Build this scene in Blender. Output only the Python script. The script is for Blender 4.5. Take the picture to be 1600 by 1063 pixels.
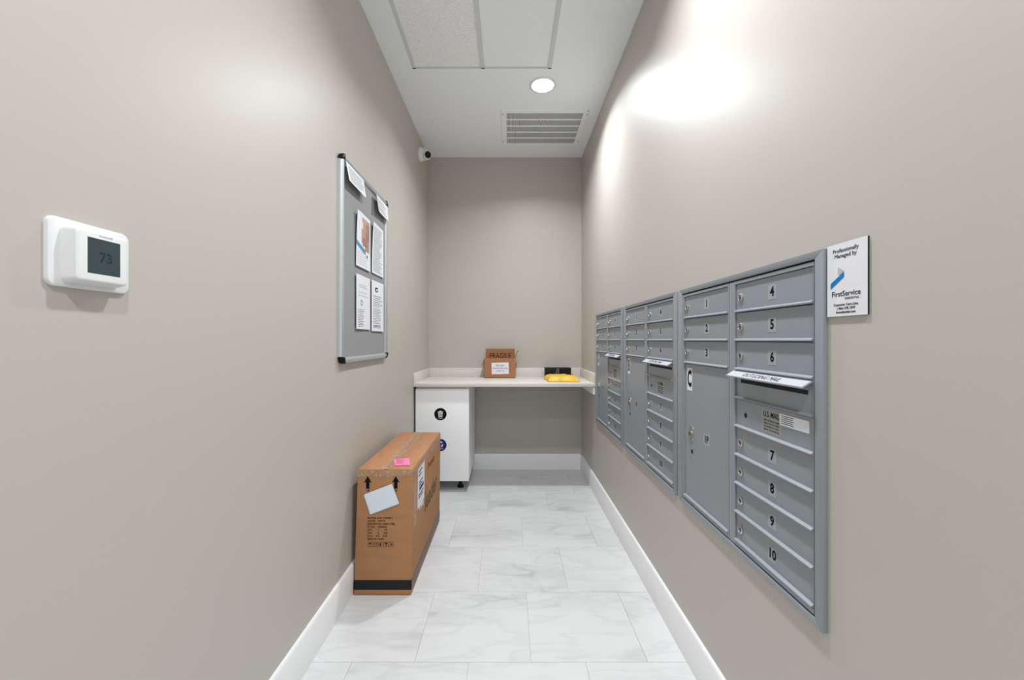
import bpy, bmesh, math, random
from mathutils import Matrix, Vector
random.seed(7)
D = bpy.data
S = bpy.context.scene
for o in list(D.objects):
    D.objects.remove(o)
COL = S.collection
V = Vector

# ------------------------------------------------------------------ camera
H = 1.271                                    # eye height
cam_data = D.cameras.new('camera'); cam = D.objects.new('camera', cam_data); COL.objects.link(cam)
cam.location = (0, 0, H); cam.rotation_euler = (math.radians(90), 0, 0)
cam_data.sensor_width = 36; cam_data.lens = 36 * 640 / 1600; cam_data.sensor_fit = 'HORIZONTAL'
cam_data.shift_x = 5 / 1600; cam_data.clip_start = 0.02
S.camera = cam

# ------------------------------------------------------------------ world, lamps, exposure
W = D.worlds.new('world'); S.world = W; W.use_nodes = True
W.node_tree.nodes['Background'].inputs[0].default_value = (0.93, 0.968, 1.0, 1)
W.node_tree.nodes['Background'].inputs[1].default_value = 0.74
LAMP_W = 19.8
LAMP_SPREAD = math.radians(144)
LAMP_X = 0.239
LAMP_YS = (2.886, 1.28, -0.33)
def lamp_light(x, y, z):
    l = D.lights.new('downlight_lamp', 'AREA'); l.shape = 'DISK'; l.size = 0.13
    l.energy = LAMP_W; l.spread = LAMP_SPREAD; l.color = (0.925, 0.965, 1.0)
    o = D.objects.new('downlight_lamp', l); COL.objects.link(o); o.location = (x, y, z)
    return o
S.view_settings.view_transform = 'Standard'
try: S.view_settings.look = 'None'
except Exception: pass
S.view_settings.exposure = 0.12; S.view_settings.gamma = 1.0
S.view_settings.use_curve_mapping = False

# ------------------------------------------------------------------ materials
def lin(c):
    return tuple(((v / 255) / 12.92 if v / 255 <= 0.04045 else ((v / 255 + 0.055) / 1.055) ** 2.4) for v in c)
def mat(name, rgb, rough=0.5, metal=0.0, spec=0.5, vary=0.0, vscale=8.0, bump=0.0, bscale=200.0, coat=0.0, alpha=1.0, stretch=None):
    m = D.materials.new(name); m.use_nodes = True
    nt = m.node_tree; b = nt.nodes['Principled BSDF']
    c = lin(rgb) + (1,)
    b.inputs['Base Color'].default_value = c; b.inputs['Roughness'].default_value = rough
    b.inputs['Metallic'].default_value = metal; b.inputs['Specular IOR Level'].default_value = spec
    b.inputs['Coat Weight'].default_value = coat; b.inputs['Alpha'].default_value = alpha
    tc = nt.nodes.new('ShaderNodeTexCoord'); src = tc.outputs['Object']
    if stretch:
        mp = nt.nodes.new('ShaderNodeMapping'); mp.inputs['Scale'].default_value = stretch
        nt.links.new(src, mp.inputs['Vector']); src = mp.outputs['Vector']
    if vary:
        n = nt.nodes.new('ShaderNodeTexNoise'); n.inputs['Scale'].default_value = vscale; n.inputs['Detail'].default_value = 6
        nt.links.new(src, n.inputs['Vector'])
        r = nt.nodes.new('ShaderNodeValToRGB')
        r.color_ramp.elements[0].position = 0.3; r.color_ramp.elements[1].position = 0.7
        r.color_ramp.elements[0].color = tuple(v * (1 - vary) for v in c[:3]) + (1,)
        r.color_ramp.elements[1].color = tuple(min(1, v * (1 + vary)) for v in c[:3]) + (1,)
        nt.links.new(n.outputs['Fac'], r.inputs['Fac']); nt.links.new(r.outputs['Color'], b.inputs['Base Color'])
    if bump:
        n2 = nt.nodes.new('ShaderNodeTexNoise'); n2.inputs['Scale'].default_value = bscale; n2.inputs['Detail'].default_value = 3
        nt.links.new(src, n2.inputs['Vector'])
        bp = nt.nodes.new('ShaderNodeBump'); bp.inputs['Strength'].default_value = bump; bp.inputs['Distance'].default_value = 0.002
        nt.links.new(n2.outputs['Fac'], bp.inputs['Height']); nt.links.new(bp.outputs['Normal'], b.inputs['Normal'])
    return m

M = {}
M['wall'] = mat('wall_paint', (189, 183, 174.5), 0.42, spec=0.40, bump=0.06, bscale=260)
M['ceiling'] = mat('ceiling_paint', (243, 247, 251), 0.85, spec=0.3)
M['tile_speckle'] = mat('acoustic_tile', (244, 247, 250), 0.95, spec=0.1, vary=0.13, vscale=105, bump=0.35, bscale=180)
M['tile_smooth'] = mat('smooth_ceiling_tile', (243, 247, 250), 0.9, spec=0.1, vary=0.01, vscale=20)
M['tbar'] = mat('ceiling_grid_metal', (214, 217, 220), 0.6, spec=0.3)
M['base'] = mat('white_trim_paint', (236, 236, 236), 0.4)
M['grout'] = mat('grout', (206, 206, 206), 0.9)
M['white_lam'] = mat('white_cabinet_laminate', (249, 249, 250), 0.42)
M['counter'] = mat('pale_veined_laminate', (222, 216, 209), 0.4, vary=0.07, vscale=5, stretch=(0.5, 9, 3))
M['black'] = mat('black_plastic', (9, 9, 10), 0.5, spec=0.3)
M['blackmatte'] = mat('black_print', (22, 22, 24), 0.8, spec=0.1)
M['ink'] = mat('grey_print', (118, 120, 126), 0.8, spec=0.1)
M['ink_dark'] = mat('dark_print', (66, 66, 72), 0.8, spec=0.1)
M['blue_ink'] = mat('blue_print', (20, 122, 190), 0.6, spec=0.2)
M['navy'] = mat('navy_sticker', (24, 24, 104), 0.5)
M['grey_ink'] = mat('light_grey_print', (186, 187, 192), 0.7, spec=0.1)
M['paper'] = mat('white_paper', (226, 226, 230), 0.75, spec=0.2)
M['strip'] = mat('handwritten_strip', (184, 185, 190), 0.8, spec=0.1)
M['bluepaper'] = mat('bluish_paper', (222, 232, 240), 0.7, spec=0.2)
M['white_plastic'] = mat('white_plastic', (231, 231, 231), 0.38)
M['lcd'] = mat('lcd_glass', (52, 68, 74), 0.22)
M['lcd_ink'] = mat('lcd_segments', (30, 40, 46), 0.35)
M['alu'] = mat('satin_aluminium', (206, 212, 214), 0.34, metal=0.75)
M['felt'] = mat('grey_felt', (150, 150, 151), 0.95, spec=0.1, vary=0.03, vscale=60, bump=0.2, bscale=400)
M['mail'] = mat('grey_blue_powder_paint', (142, 147, 153), 0.38, vary=0.015, vscale=30, bump=0.04, bscale=700)
M['gap'] = mat('dark_gap', (22, 24, 27), 0.8)
M['chrome'] = mat('nickel_lock', (206, 202, 196), 0.25, metal=1.0)
M['brass'] = mat('worn_key_face', (164, 152, 136), 0.35, metal=0.9)
M['sticker'] = mat('clear_number_sticker', (158, 162, 167), 0.4)
M['silver_label'] = mat('silver_label', (158, 160, 156), 0.4, metal=0.15)
M['card'] = mat('corrugated_cardboard', (172, 126, 88), 0.78, spec=0.25, vary=0.07, vscale=7, bump=0.12, bscale=90, stretch=(1, 1, 4))
M['card_top'] = mat('cardboard_flap', (178, 128, 92), 0.72, spec=0.3, vary=0.08, vscale=9, bump=0.12, bscale=90, stretch=(4, 1, 1))
M['card_small'] = mat('small_carton_board', (166, 116, 84), 0.8, spec=0.2, vary=0.06, vscale=12)
M['card_print'] = mat('carton_print', (62, 44, 30), 0.85, spec=0.1)
M['card_print_faint'] = mat('worn_carton_print', (98, 88, 66), 0.85, spec=0.1)
M['card_print_red'] = mat('red_carton_print', (140, 60, 30), 0.85, spec=0.1)
M['tape'] = mat('clear_tape', (206, 188, 166), 0.16, spec=0.6, alpha=0.34, bump=0.6, bscale=60)
M['black_tape'] = mat('black_packing_tape', (22, 21, 22), 0.45, spec=0.3, vary=0.2, vscale=40)
M['brown_tape'] = mat('brown_black_tape', (74, 60, 52), 0.4)
M['pink'] = mat('pink_paper', (244, 128, 178), 0.7)
M['pink_ink'] = mat('pink_note_ink', (206, 84, 140), 0.8)
M['yellow'] = mat('yellow_mailer', (232, 190, 62), 0.42, vary=0.12, vscale=18, bump=0.5, bscale=40)
M['grille'] = mat('grille_white', (246, 249, 252), 0.5)
M['blade'] = mat('grille_blade', (246, 248, 250), 0.6)
M['duct'] = mat('duct_lining', (196, 196, 198), 0.9)
M['skin'] = mat('photo_print_tan', (186, 152, 134), 0.5, vary=0.22, vscale=14)
M['hair'] = mat('photo_print_rose', (158, 122, 112), 0.5, vary=0.22, vscale=22)
M['teal'] = mat('photo_print_teal', (74, 150, 178), 0.5)
M['screw'] = mat('screw_head', (110, 110, 108), 0.4, metal=0.6)

lens_mat = D.materials.new('lit_lens'); lens_mat.use_nodes = True
_b = lens_mat.node_tree.nodes['Principled BSDF']
_b.inputs['Emission Color'].default_value = (0.96, 0.985, 1.0, 1); _b.inputs['Emission Strength'].default_value = 22.0

def marble():
    m = D.materials.new('white_marble'); m.use_nodes = True
    nt = m.node_tree; N = nt.nodes; L = nt.links; b = N['Principled BSDF']
    b.inputs['Roughness'].default_value = 0.33
    tc = N.new('ShaderNodeTexCoord'); oi = N.new('ShaderNodeObjectInfo')
    mu = N.new('ShaderNodeMath'); mu.operation = 'MULTIPLY'; mu.inputs[1].default_value = 37.0
    L.new(oi.outputs['Random'], mu.inputs[0])
    ad = N.new('ShaderNodeVectorMath'); ad.operation = 'ADD'
    L.new(tc.outputs['Object'], ad.inputs[0]); L.new(mu.outputs[0], ad.inputs[1])
    mp = N.new('ShaderNodeMapping'); mp.inputs['Rotation'].default_value = (0, 0, math.radians(-38)); mp.inputs['Scale'].default_value = (1.0, 3.0, 1.0)
    L.new(ad.outputs[0], mp.inputs['Vector'])
    def ridge(scale, dist, width, detail=7):
        n = N.new('ShaderNodeTexNoise'); n.inputs['Scale'].default_value = scale; n.inputs['Detail'].default_value = detail
        n.inputs['Distortion'].default_value = dist; L.new(mp.outputs[0], n.inputs['Vector'])
        s = N.new('ShaderNodeMath'); s.operation = 'SUBTRACT'; s.inputs[1].default_value = 0.5; L.new(n.outputs['Fac'], s.inputs[0])
        a = N.new('ShaderNodeMath'); a.operation = 'ABSOLUTE'; L.new(s.outputs[0], a.inputs[0])
        r = N.new('ShaderNodeMapRange'); r.inputs['From Min'].default_value = 0; r.inputs['From Max'].default_value = width
        r.inputs['To Min'].default_value = 0.9; r.inputs['To Max'].default_value = 0; L.new(a.outputs[0], r.inputs['Value'])
        return r.outputs[0]
    v1 = ridge(1.3, 0.7, 0.035); v2 = ridge(3.2, 0.5, 0.06)
    n3 = N.new('ShaderNodeTexNoise'); n3.inputs['Scale'].default_value = 1.6; n3.inputs['Detail'].default_value = 4; L.new(mp.outputs[0], n3.inputs['Vector'])
    gate = N.new('ShaderNodeMapRange'); gate.inputs['From Min'].default_value = 0.46; gate.inputs['From Max'].default_value = 0.7; L.new(n3.outputs['Fac'], gate.inputs['Value'])
    c1 = N.new('ShaderNodeMath'); c1.operation = 'MULTIPLY'; L.new(v1, c1.inputs[0]); L.new(gate.outputs[0], c1.inputs[1])
    c2 = N.new('ShaderNodeMath'); c2.operation = 'MULTIPLY'; L.new(v2, c2.inputs[0]); c2.inputs[1].default_value = 0.22
    c3 = N.new('ShaderNodeMath'); c3.operation = 'MULTIPLY_ADD'; L.new(gate.outputs[0], c3.inputs[0]); c3.inputs[1].default_value = 0.24; L.new(c2.outputs[0], c3.inputs[2])
    c4 = N.new('ShaderNodeMath'); c4.operation = 'MULTIPLY_ADD'; L.new(c1.outputs[0], c4.inputs[0]); c4.inputs[1].default_value = 0.6; L.new(c3.outputs[0], c4.inputs[2]); c4.use_clamp = True
    mx = N.new('ShaderNodeMix'); mx.data_type = 'RGBA'
    mx.inputs['A'].default_value = lin((216, 216, 216)) + (1,); mx.inputs['B'].default_value = lin((172, 173, 175)) + (1,)
    L.new(c4.outputs[0], mx.inputs['Factor']); L.new(mx.outputs['Result'], b.inputs['Base Color'])
    return m
M['marble'] = marble()

# crumpled tape: milky streaks vary its cover
nt = M['tape'].node_tree; b_ = nt.nodes['Principled BSDF']
n_ = nt.nodes.new('ShaderNodeTexNoise'); n_.inputs['Scale'].default_value = 42; n_.inputs['Detail'].default_value = 8; n_.inputs['Distortion'].default_value = 1.5
r_ = nt.nodes.new('ShaderNodeMapRange'); r_.inputs['From Min'].default_value = 0.42; r_.inputs['From Max'].default_value = 0.68
r_.inputs['To Min'].default_value = 0.10; r_.inputs['To Max'].default_value = 0.80
tc_ = nt.nodes.new('ShaderNodeTexCoord'); nt.links.new(tc_.outputs['Object'], n_.inputs['Vector'])
nt.links.new(n_.outputs['Fac'], r_.inputs['Value']); nt.links.new(r_.outputs[0], b_.inputs['Alpha'])
# ------------------------------------------------------------------ mesh builder
# text frames: columns are reading direction, up direction, outward normal
FR = {'front': Matrix(((1, 0, 0), (0, 0, -1), (0, 1, 0))),       # faces the camera (-Y)
      'left': Matrix(((0, 0, 1), (1, 0, 0), (0, 1, 0))),         # on a face looking +X
      'right': Matrix(((0, 0, -1), (-1, 0, 0), (0, 1, 0))),      # on a face looking -X
      'top': Matrix(((1, 0, 0), (0, 1, 0), (0, 0, 1)))}
def frame(kind, p, roll=0.0):
    return Matrix.Translation(V(p)) @ FR[kind].to_4x4() @ Matrix.Rotation(roll, 4, 'Z')
_tcache = {}
def text_mesh(body, size, bold, align):
    k = (body, size, bold, align)
    if k not in _tcache:
        cu = D.curves.new('lettering', 'FONT'); cu.body = body; cu.size = size; cu.offset = bold * size
        cu.align_x = align; cu.align_y = 'CENTER'; cu.resolution_u = 2; cu.extrude = 0.00025
        ob = D.objects.new('lettering', cu); COL.objects.link(ob)
        bpy.context.view_layer.update()
        me = D.meshes.new_from_object(ob.evaluated_get(bpy.context.evaluated_depsgraph_get()))
        D.objects.remove(ob); D.curves.remove(cu); _tcache[k] = me
    return _tcache[k]

class MB:
    def __init__(s):
        s.bm = bmesh.new(); s.mats = []
    def mi(s, m):
        if m not in s.mats: s.mats.append(m)
        return s.mats.index(m)
    def merge(s, t, m):
        i = s.mi(m)
        for f in t.faces: f.material_index = i
        me = D.meshes.new('tmp'); t.to_mesh(me); t.free(); s.bm.from_mesh(me); D.meshes.remove(me)
    def box(s, x0, x1, y0, y1, z0, z1, m, bev=0.0, seg=2, mtx=None):
        t = bmesh.new(); bmesh.ops.create_cube(t, size=1)
        c = V(((x0 + x1) / 2, (y0 + y1) / 2, (z0 + z1) / 2)); d = (abs(x1 - x0), abs(y1 - y0), abs(z1 - z0))
        for v in t.verts: v.co = V((v.co.x * d[0], v.co.y * d[1], v.co.z * d[2])) + c
        if bev: bmesh.ops.bevel(t, geom=t.edges[:], offset=bev, segments=seg, profile=0.5, affect='EDGES')
        if mtx: t.transform(mtx)
        s.merge(t, m); return s
    def hexa(s, pts, m, bev=0.0, seg=2):
        t = bmesh.new(); vs = [t.verts.new(p) for p in pts]   # bottom 4 ccw, top 4 ccw
        for q in ((3, 2, 1, 0), (4, 5, 6, 7), (0, 1, 5, 4), (1, 2, 6, 5), (2, 3, 7, 6), (3, 0, 4, 7)):
            t.faces.new([vs[i] for i in q])
        if bev: bmesh.ops.bevel(t, geom=t.edges[:], offset=bev, segments=seg, profile=0.5, affect='EDGES')
        s.merge(t, m); return s
    def lathe(s, prof, mtx, m, seg=24):
        t = bmesh.new(); rings = []
        for r, h in prof:
            if r < 1e-6: rings.append([t.verts.new((0, 0, h))])
            else: rings.append([t.verts.new((r * math.cos(2 * math.pi * i / seg), r * math.sin(2 * math.pi * i / seg), h)) for i in range(seg)])
        for a, b in zip(rings, rings[1:]):
            for i in range(seg):
                j = (i + 1) % seg
                if len(a) == 1 and len(b) == 1: continue
                if len(a) == 1: t.faces.new((a[0], b[i], b[j]))
                elif len(b) == 1: t.faces.new((a[i], a[j], b[0]))
                else: t.faces.new((a[i], a[j], b[j], b[i]))
        bmesh.ops.recalc_face_normals(t, faces=t.faces[:])
        t.transform(mtx); s.merge(t, m); return s
    def prism(s, pts, mtx, depth, m, bev=0.0):
        t = bmesh.new(); n = len(pts)
        a = [t.verts.new((p[0], p[1], 0)) for p in pts]; b = [t.verts.new((p[0], p[1], depth)) for p in pts]
        t.faces.new(a[::-1]); t.faces.new(b)
        for i in range(n): t.faces.new((a[i], a[(i + 1) % n], b[(i + 1) % n], b[i]))
        bmesh.ops.recalc_face_normals(t, faces=t.faces[:])
        if bev: bmesh.ops.bevel(t, geom=t.edges[:], offset=bev, segments=2, profile=0.5, affect='EDGES')
        t.transform(mtx); s.merge(t, m); return s
    def quad(s, pts, m):
        t = bmesh.new(); t.faces.new([t.verts.new(p) for p in pts]); s.merge(t, m); return s
    def text(s, body, size, mtx, m, bold=0.0, sx=1.0, align='CENTER', shear=0.0):
        t = bmesh.new(); t.from_mesh(text_mesh(body, size, bold, align))
        sh = Matrix(((sx, shear, 0, 0), (0, 1, 0, 0), (0, 0, 1, 0), (0, 0, 0, 1)))
        t.transform(mtx @ sh); s.merge(t, m); return s
    def build(s, name, parent=None, smooth=True, origin=None):
        root = parent
        while root is not None and root.parent is not None: root = root.parent
        off = V(root.location) if root is not None else (V(origin) if origin is not None else V((0, 0, 0)))
        bmesh.ops.translate(s.bm, verts=s.bm.verts[:], vec=-off)
        if smooth:
            for f in s.bm.faces: f.smooth = True
            for e in s.bm.edges:
                if len(e.link_faces) == 2 and e.calc_face_angle(0) > 0.6: e.smooth = False
        me = D.meshes.new(name); s.bm.to_mesh(me); s.bm.free()
        for m in s.mats: me.materials.append(m)
        o = D.objects.new(name, me); COL.objects.link(o)
        if parent is not None: o.parent = parent
        elif origin is not None: o.location = off
        return o
def tag(o, label=None, cat=None, group=None, kind=None):
    for k, v in (('label', label), ('category', cat), ('group', group), ('kind', kind)):
        if v: o[k] = v
    return o
def thing(name, loc, label, cat, group=None):
    o = D.objects.new(name, None); o.empty_display_size = 0.05; COL.objects.link(o); o.location = loc
    return tag(o, label, cat, group)
def copy_tree(o, parent=None):
    c = o.copy(); COL.objects.link(c)
    if parent is not None: c.parent = parent
    for ch in [x for x in D.objects if x.parent == o]: copy_tree(ch, c)
    return c

# ------------------------------------------------------------------ room shell
XL, XR, YB, YF, ZC = -0.790, 0.715, 4.030, -0.90, 3.068
BB = 0.152
T = 0.10
tag(MB().box(XL - T, XL, YF, YB + T, -0.05, ZC + 0.2, M['wall']).build('wall_left'), kind='structure')
tag(MB().box(XR, XR + T, YF, YB + T, -0.05, ZC + 0.2, M['wall']).build('wall_right'), kind='structure')
tag(MB().box(XL, XR, YB, YB + T, -0.05, ZC + 0.2, M['wall']).build('wall_back'), kind='structure')
floor = tag(MB().box(XL, XR, YF, YB, -0.05, -0.0035, M['grout']).build('floor'), kind='structure')
# marble tiles laid in a half-offset bond
PY, PX, G = 0.4495, 0.460, 0.0016
protos = {}
row0 = 1.6156
k0 = math.floor((YF - row0) / PY)
for k in range(k0, 6):
    y0 = row0 + k * PY; y1 = y0 + PY
    y0c, y1c = max(y0, YF), min(y1, YB)
    if y1c - y0c < 0.01: continue
    off = -0.372 if k % 2 == 0 else -0.158
    i = math.floor((XL - off) / PX)
    while off + i * PX < XR:
        x0 = max(off + i * PX, XL); x1 = min(off + (i + 1) * PX, XR); i += 1
        if x1 - x0 < 0.012: continue
        w, d = round(x1 - x0 - G, 4), round(y1c - y0c - G, 4)
        if (w, d) not in protos:
            t = MB().box(-w / 2, w / 2, -d / 2, d / 2, -0.012, 0, M['marble'], 0.0007, 1).build('tile', smooth=False)
            protos[(w, d)] = t
        else:
            t = protos[(w, d)].copy(); COL.objects.link(t)
        t.parent = floor; t.location = ((x0 + x1) / 2, (y0c + y1c) / 2, 0)
# ceiling: slab with openings for the lay-in tiles and the air grille
TX0, TXM, TX1, TY0, TY1 = -0.637, -0.172, 0.282, 1.50, 2.712
GX0, GX1, GY0, GY1 = -0.018, 0.590, 3.236, 3.740
c = MB()
xs = sorted({XL - T, TX0, TX1, GX0, GX1, XR + T}); ys = sorted({YF, TY0, TY1, GY0, GY1, YB + T})
for xa, xb in zip(xs, xs[1:]):
    for ya, yb in zip(ys, ys[1:]):
        xm, ym = (xa + xb) / 2, (ya + yb) / 2
        if TX0 < xm < TX1 and TY0 < ym < TY1: continue
        if GX0 < xm < GX1 and GY0 < ym < GY1: continue
        c.box(xa, xb, ya, yb, ZC, ZC + 0.06, M['ceiling'])
ceiling = tag(c.build('ceiling', smooth=False), kind='structure')
MB().box(TX0, TXM, TY0, TY1, ZC + 0.006, ZC + 0.022, M['tile_speckle']).build('ceiling_tile', ceiling, False)
MB().box(TXM, TX1, TY0, TY1, ZC + 0.006, ZC + 0.022, M['tile_smooth']).build('ceiling_tile', ceiling, False)
for xa, xb in ((TX0, TX0 + 0.024), (TXM - 0.012, TXM + 0.012), (TX1 - 0.024, TX1)):
    MB().box(xa, xb, TY0, TY1, ZC - 0.0006, ZC + 0.006, M['tbar']).build('grid_rail', ceiling, False)
MB().box(TX0, TX1, TY1 - 0.010, TY1, ZC - 0.0006, ZC + 0.006, M['tbar']).build('grid_rail', ceiling, False)
MB().box(TX0, TX1, TY0, TY0 + 0.024, ZC - 0.0006, ZC + 0.006, M['tbar']).build('grid_rail', ceiling, False)
# baseboards: flat board with an eased top edge
bprof = [(0, 0), (0.014, 0), (0.014, BB - 0.010), (0.009, BB - 0.002), (0.006, BB), (0, BB)]
mL = Matrix(((1, 0, 0, XL), (0, 0, 1, YF), (0, 1, 0, 0), (0, 0, 0, 1)))
mR = Matrix(((-1, 0, 0, XR), (0, 0, 1, YF), (0, 1, 0, 0), (0, 0, 0, 1)))
mB = Matrix(((0, 0, 1, XL + 0.014), (-1, 0, 0, YB), (0, 1, 0, 0), (0, 0, 0, 1)))
tag(MB().prism(bprof, mL, YB - YF, M['base']).build('baseboard_left'), kind='structure')
tag(MB().prism(bprof, mR, YB - YF, M['base']).build('baseboard_right'), kind='structure')
tag(MB().prism(bprof, mB, XR - XL - 0.028, M['base']).build('baseboard_back'), kind='structure')

# ------------------------------------------------------------------ ceiling lights
for i, ly in enumerate(LAMP_YS):
    t = thing('ceiling_light', (LAMP_X, ly, ZC),
              ['round recessed downlight glowing white in the ceiling before the air grille',
               'second round downlight nearer the entrance end of the ceiling',
               'third round downlight furthest from the counter'][i], 'ceiling light', 'recessed ceiling downlights')
    mt = Matrix.Translation((LAMP_X, ly, ZC))
    MB().lathe([(0.073, -0.001), (0.076, -0.006), (0.084, -0.007), (0.094, -0.003), (0.095, 0.0)], mt, M['white_plastic'], 40).build('trim_ring', t)
    MB().lathe([(0.0, -0.013), (0.035, -0.0125), (0.055, -0.011), (0.068, -0.008), (0.0735, -0.004), (0.0735, 0.0)], mt, lens_mat, 40).build('lens', t)
    l = lamp_light(LAMP_X, ly, ZC - 0.016); l.location = (0, 0, -0.016); l.parent = t

# ------------------------------------------------------------------ air return grille
t = thing('air_grille', (0.286, 3.49, ZC), 'white rectangular return air grille with five rows of blades in the ceiling', 'vent')
fx0, fx1, fy0, fy1 = -0.060, 0.634, 3.190, 3.788
f = MB()
for a in ((fx0, fx1, fy0, GY0), (fx0, fx1, GY1, fy1), (fx0, GX0, GY0, GY1), (GX1, fx1, GY0, GY1)):
    f.box(a[0], a[1], a[2], a[3], ZC - 0.006, ZC, M['grille'], 0.0015, 1)
fr = f.build('frame', t)
for sx, sy in ((fx0 + 0.012, fy0 + 0.06), (fx0 + 0.012, fy1 - 0.10), (fx1 - 0.012, fy0 + 0.06), (fx1 - 0.012, fy1 - 0.10), (fx1 - 0.012, fy0 + 0.01)):
    MB().lathe([(0.005, 0), (0.005, -0.0015), (0.0, -0.002)], Matrix.Translation((sx, sy, ZC - 0.006)), M['screw'], 10).build('screw', fr)
d = MB()
d.box(GX0 - 0.002, GX1 + 0.002, GY0 - 0.002, GY1 + 0.002, ZC + 0.061, ZC + 0.066, M['duct'])
for a in ((GX0 - 0.002, GX0 + 0.001, GY0, GY1), (GX1 - 0.001, GX1 + 0.002, GY0, GY1), (GX0, GX1, GY0 - 0.002, GY0 + 0.001), (GX0, GX1, GY1 - 0.001, GY1 + 0.002)):
    d.box(a[0], a[1], a[2], a[3], ZC + 0.001, ZC + 0.062, M['duct'])
d.build('duct_lining', t, False)
rows = 5; ph = (GY1 - GY0) / rows; bl = MB()
for r in range(rows):
    ya = GY0 + r * ph
    if r: MB().box(GX0, GX1, ya - 0.0065, ya + 0.0065, ZC - 0.004, ZC + 0.002, M['grille'], 0.001, 1).build('divider_bar', t)
    nb = 62
    for i in range(nb):
        x = GX0 + (i + 0.5) * (GX1 - GX0) / nb
        bl.quad([(x - 0.0025, ya, ZC + 0.002), (x - 0.0025, ya + ph, ZC + 0.002), (x + 0.0022, ya + ph, ZC + 0.022), (x + 0.0022, ya, ZC + 0.022)], M['blade'])
        bl.quad([(x - 0.0048, ya, ZC + 0.001), (x - 0.0048, ya + ph, ZC + 0.001), (x - 0.0005, ya + ph, ZC + 0.001), (x - 0.0005, ya, ZC + 0.001)], M['blade'])
tag(bl.build('blades', t, False), kind='stuff')

# ------------------------------------------------------------------ counter along the back wall
CY0, CZ1, CZ0 = 3.372, 0.914, 0.884
t = thing('countertop', (0, 3.7, CZ0), 'pale veined countertop with low splash boards across the back wall', 'counter')
MB().box(XL + 0.001, XR - 0.001, CY0, YB - 0.001, CZ0, CZ1, M['counter'], 0.002).build('slab', t)
MB().box(XL + 0.016, XR - 0.016, YB - 0.018, YB - 0.001, CZ1, 0.997, M['counter'], 0.0015).build('back_splash', t)
MB().box(XL + 0.001, XL + 0.016, CY0 + 0.002, YB - 0.001, CZ1, 0.997, M['counter'], 0.0015).build('side_splash', t)
MB().box(XR - 0.016, XR - 0.001, CY0 + 0.002, YB - 0.001, CZ1, 0.997, M['counter'], 0.0015).build('side_splash', t)
MB().box(XR - 0.018, XR - 0.001, CY0 + 0.012, YB - 0.001, 0.820, CZ0, M['white_lam'], 0.0015).build('support_cleat', t)

# ------------------------------------------------------------------ white cabinet under the counter
t = thing('base_cabinet', (-0.55, 3.7, 0), 'white handleless base cabinet on black feet under the left end of the counter', 'cabinet')
cx0, cx1, cy0, cy1, cz0, cz1 = -0.771, -0.3325, 3.425, 4.012, 0.100, 0.882
b = MB(); w = 0.016
b.box(cx0, cx0 + w, cy0, cy1, cz0, cz1, M['white_lam'], 0.0008, 1); b.box(cx1 - w, cx1, cy0, cy1, cz0, cz1, M['white_lam'], 0.0008, 1)
b.box(cx0 + w, cx1 - w, cy0, cy1, cz0, cz0 + w, M['white_lam']); b.box(cx0 + w, cx1 - w, cy1 - 0.006, cy1, cz0, cz1, M['white_lam'])
b.box(cx0 + w, cx1 - w, cy0, cy0 + 0.08, cz1 - w, cz1, M['white_lam']); b.box(cx0 + w, cx1 - w, cy1 - 0.09, cy1 - 0.01, cz1 - w, cz1, M['white_lam'])
b.build('body', t)
door = MB().box(-0.7745, -0.3315, 3.403, 3.422, 0.098, 0.866, M['white_lam'], 0.0015).build('door', t)
for fx in (cx0 + 0.05, -0.418):
    for fy in (3.545, 3.93):
        MB().lathe([(0, 0.0), (0.028, 0.0), (0.030, 0.006), (0.024, 0.022), (0.015, 0.030), (0.015, 0.078), (0.026, 0.084), (0.026, 0.1), (0, 0.1)],
                   Matrix.Translation((fx, fy, 0)), M['black'], 20).build('leg', t)
def disc(mb, cx, cz, y, r, m, th=0.0008, seg=36):
    mb.prism([(r * math.cos(2 * math.pi * i / seg), r * math.sin(2 * math.pi * i / seg)) for i in range(seg)], frame('front', (cx, y, cz)), th, m)
s = MB(); sx, sz, sy = -0.568, 0.655, 3.4029
disc(s, sx, sz, sy, 0.051, M['blackmatte'])
F = lambda px, pz, yy=sy - 0.0008: frame('front', (sx + px, yy, sz + pz))
wp = M['paper']
s.prism([(-0.019, 0.012), (0.019, 0.012), (0.015, -0.024), (-0.015, -0.024)], F(0, 0), 0.0003, wp)
s.prism([(-0.023, 0.015), (0.023, 0.015), (0.021, 0.022), (-0.021, 0.022)], F(0, 0), 0.0003, wp)
s.prism([(-0.008, 0.023), (0.008, 0.023), (0.007, 0.028), (-0.007, 0.028)], F(0, 0), 0.0003, wp)
for gx in (-0.009, 0, 0.009):
    s.prism([(gx - 0.0016, 0.008), (gx + 0.0016, 0.008), (gx * 0.85 + 0.0016, -0.020), (gx * 0.85 - 0.0016, -0.020)], F(0, 0, sy - 0.0011), 0.0003, M['blackmatte'])
s.text('TRASH', 0.013, F(0, -0.034), wp, 0.01)
tag(s.build('trash_sticker', door), 'round black sticker with a white waste bin')
s = MB(); sz = 0.398
disc(s, sx, sz, sy, 0.051, M['navy'])
for k in range(3):
    a = k * 2 * math.pi / 3
    mt = F(0, 0.006) @ Matrix.Rotation(a, 4, 'Z')
    s.prism([(-0.014, 0.013), (0.006, 0.013), (0.006, 0.022), (-0.009, 0.022)], mt, 0.0003, wp)
    s.prism([(0.006, 0.008), (0.018, 0.0175), (0.006, 0.027)], mt, 0.0003, wp)
s.text('RECYCLE', 0.011, F(0, -0.031), wp, 0.01)
tag(s.build('recycling_sticker', door), 'round navy sticker with white recycling arrows')

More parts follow.
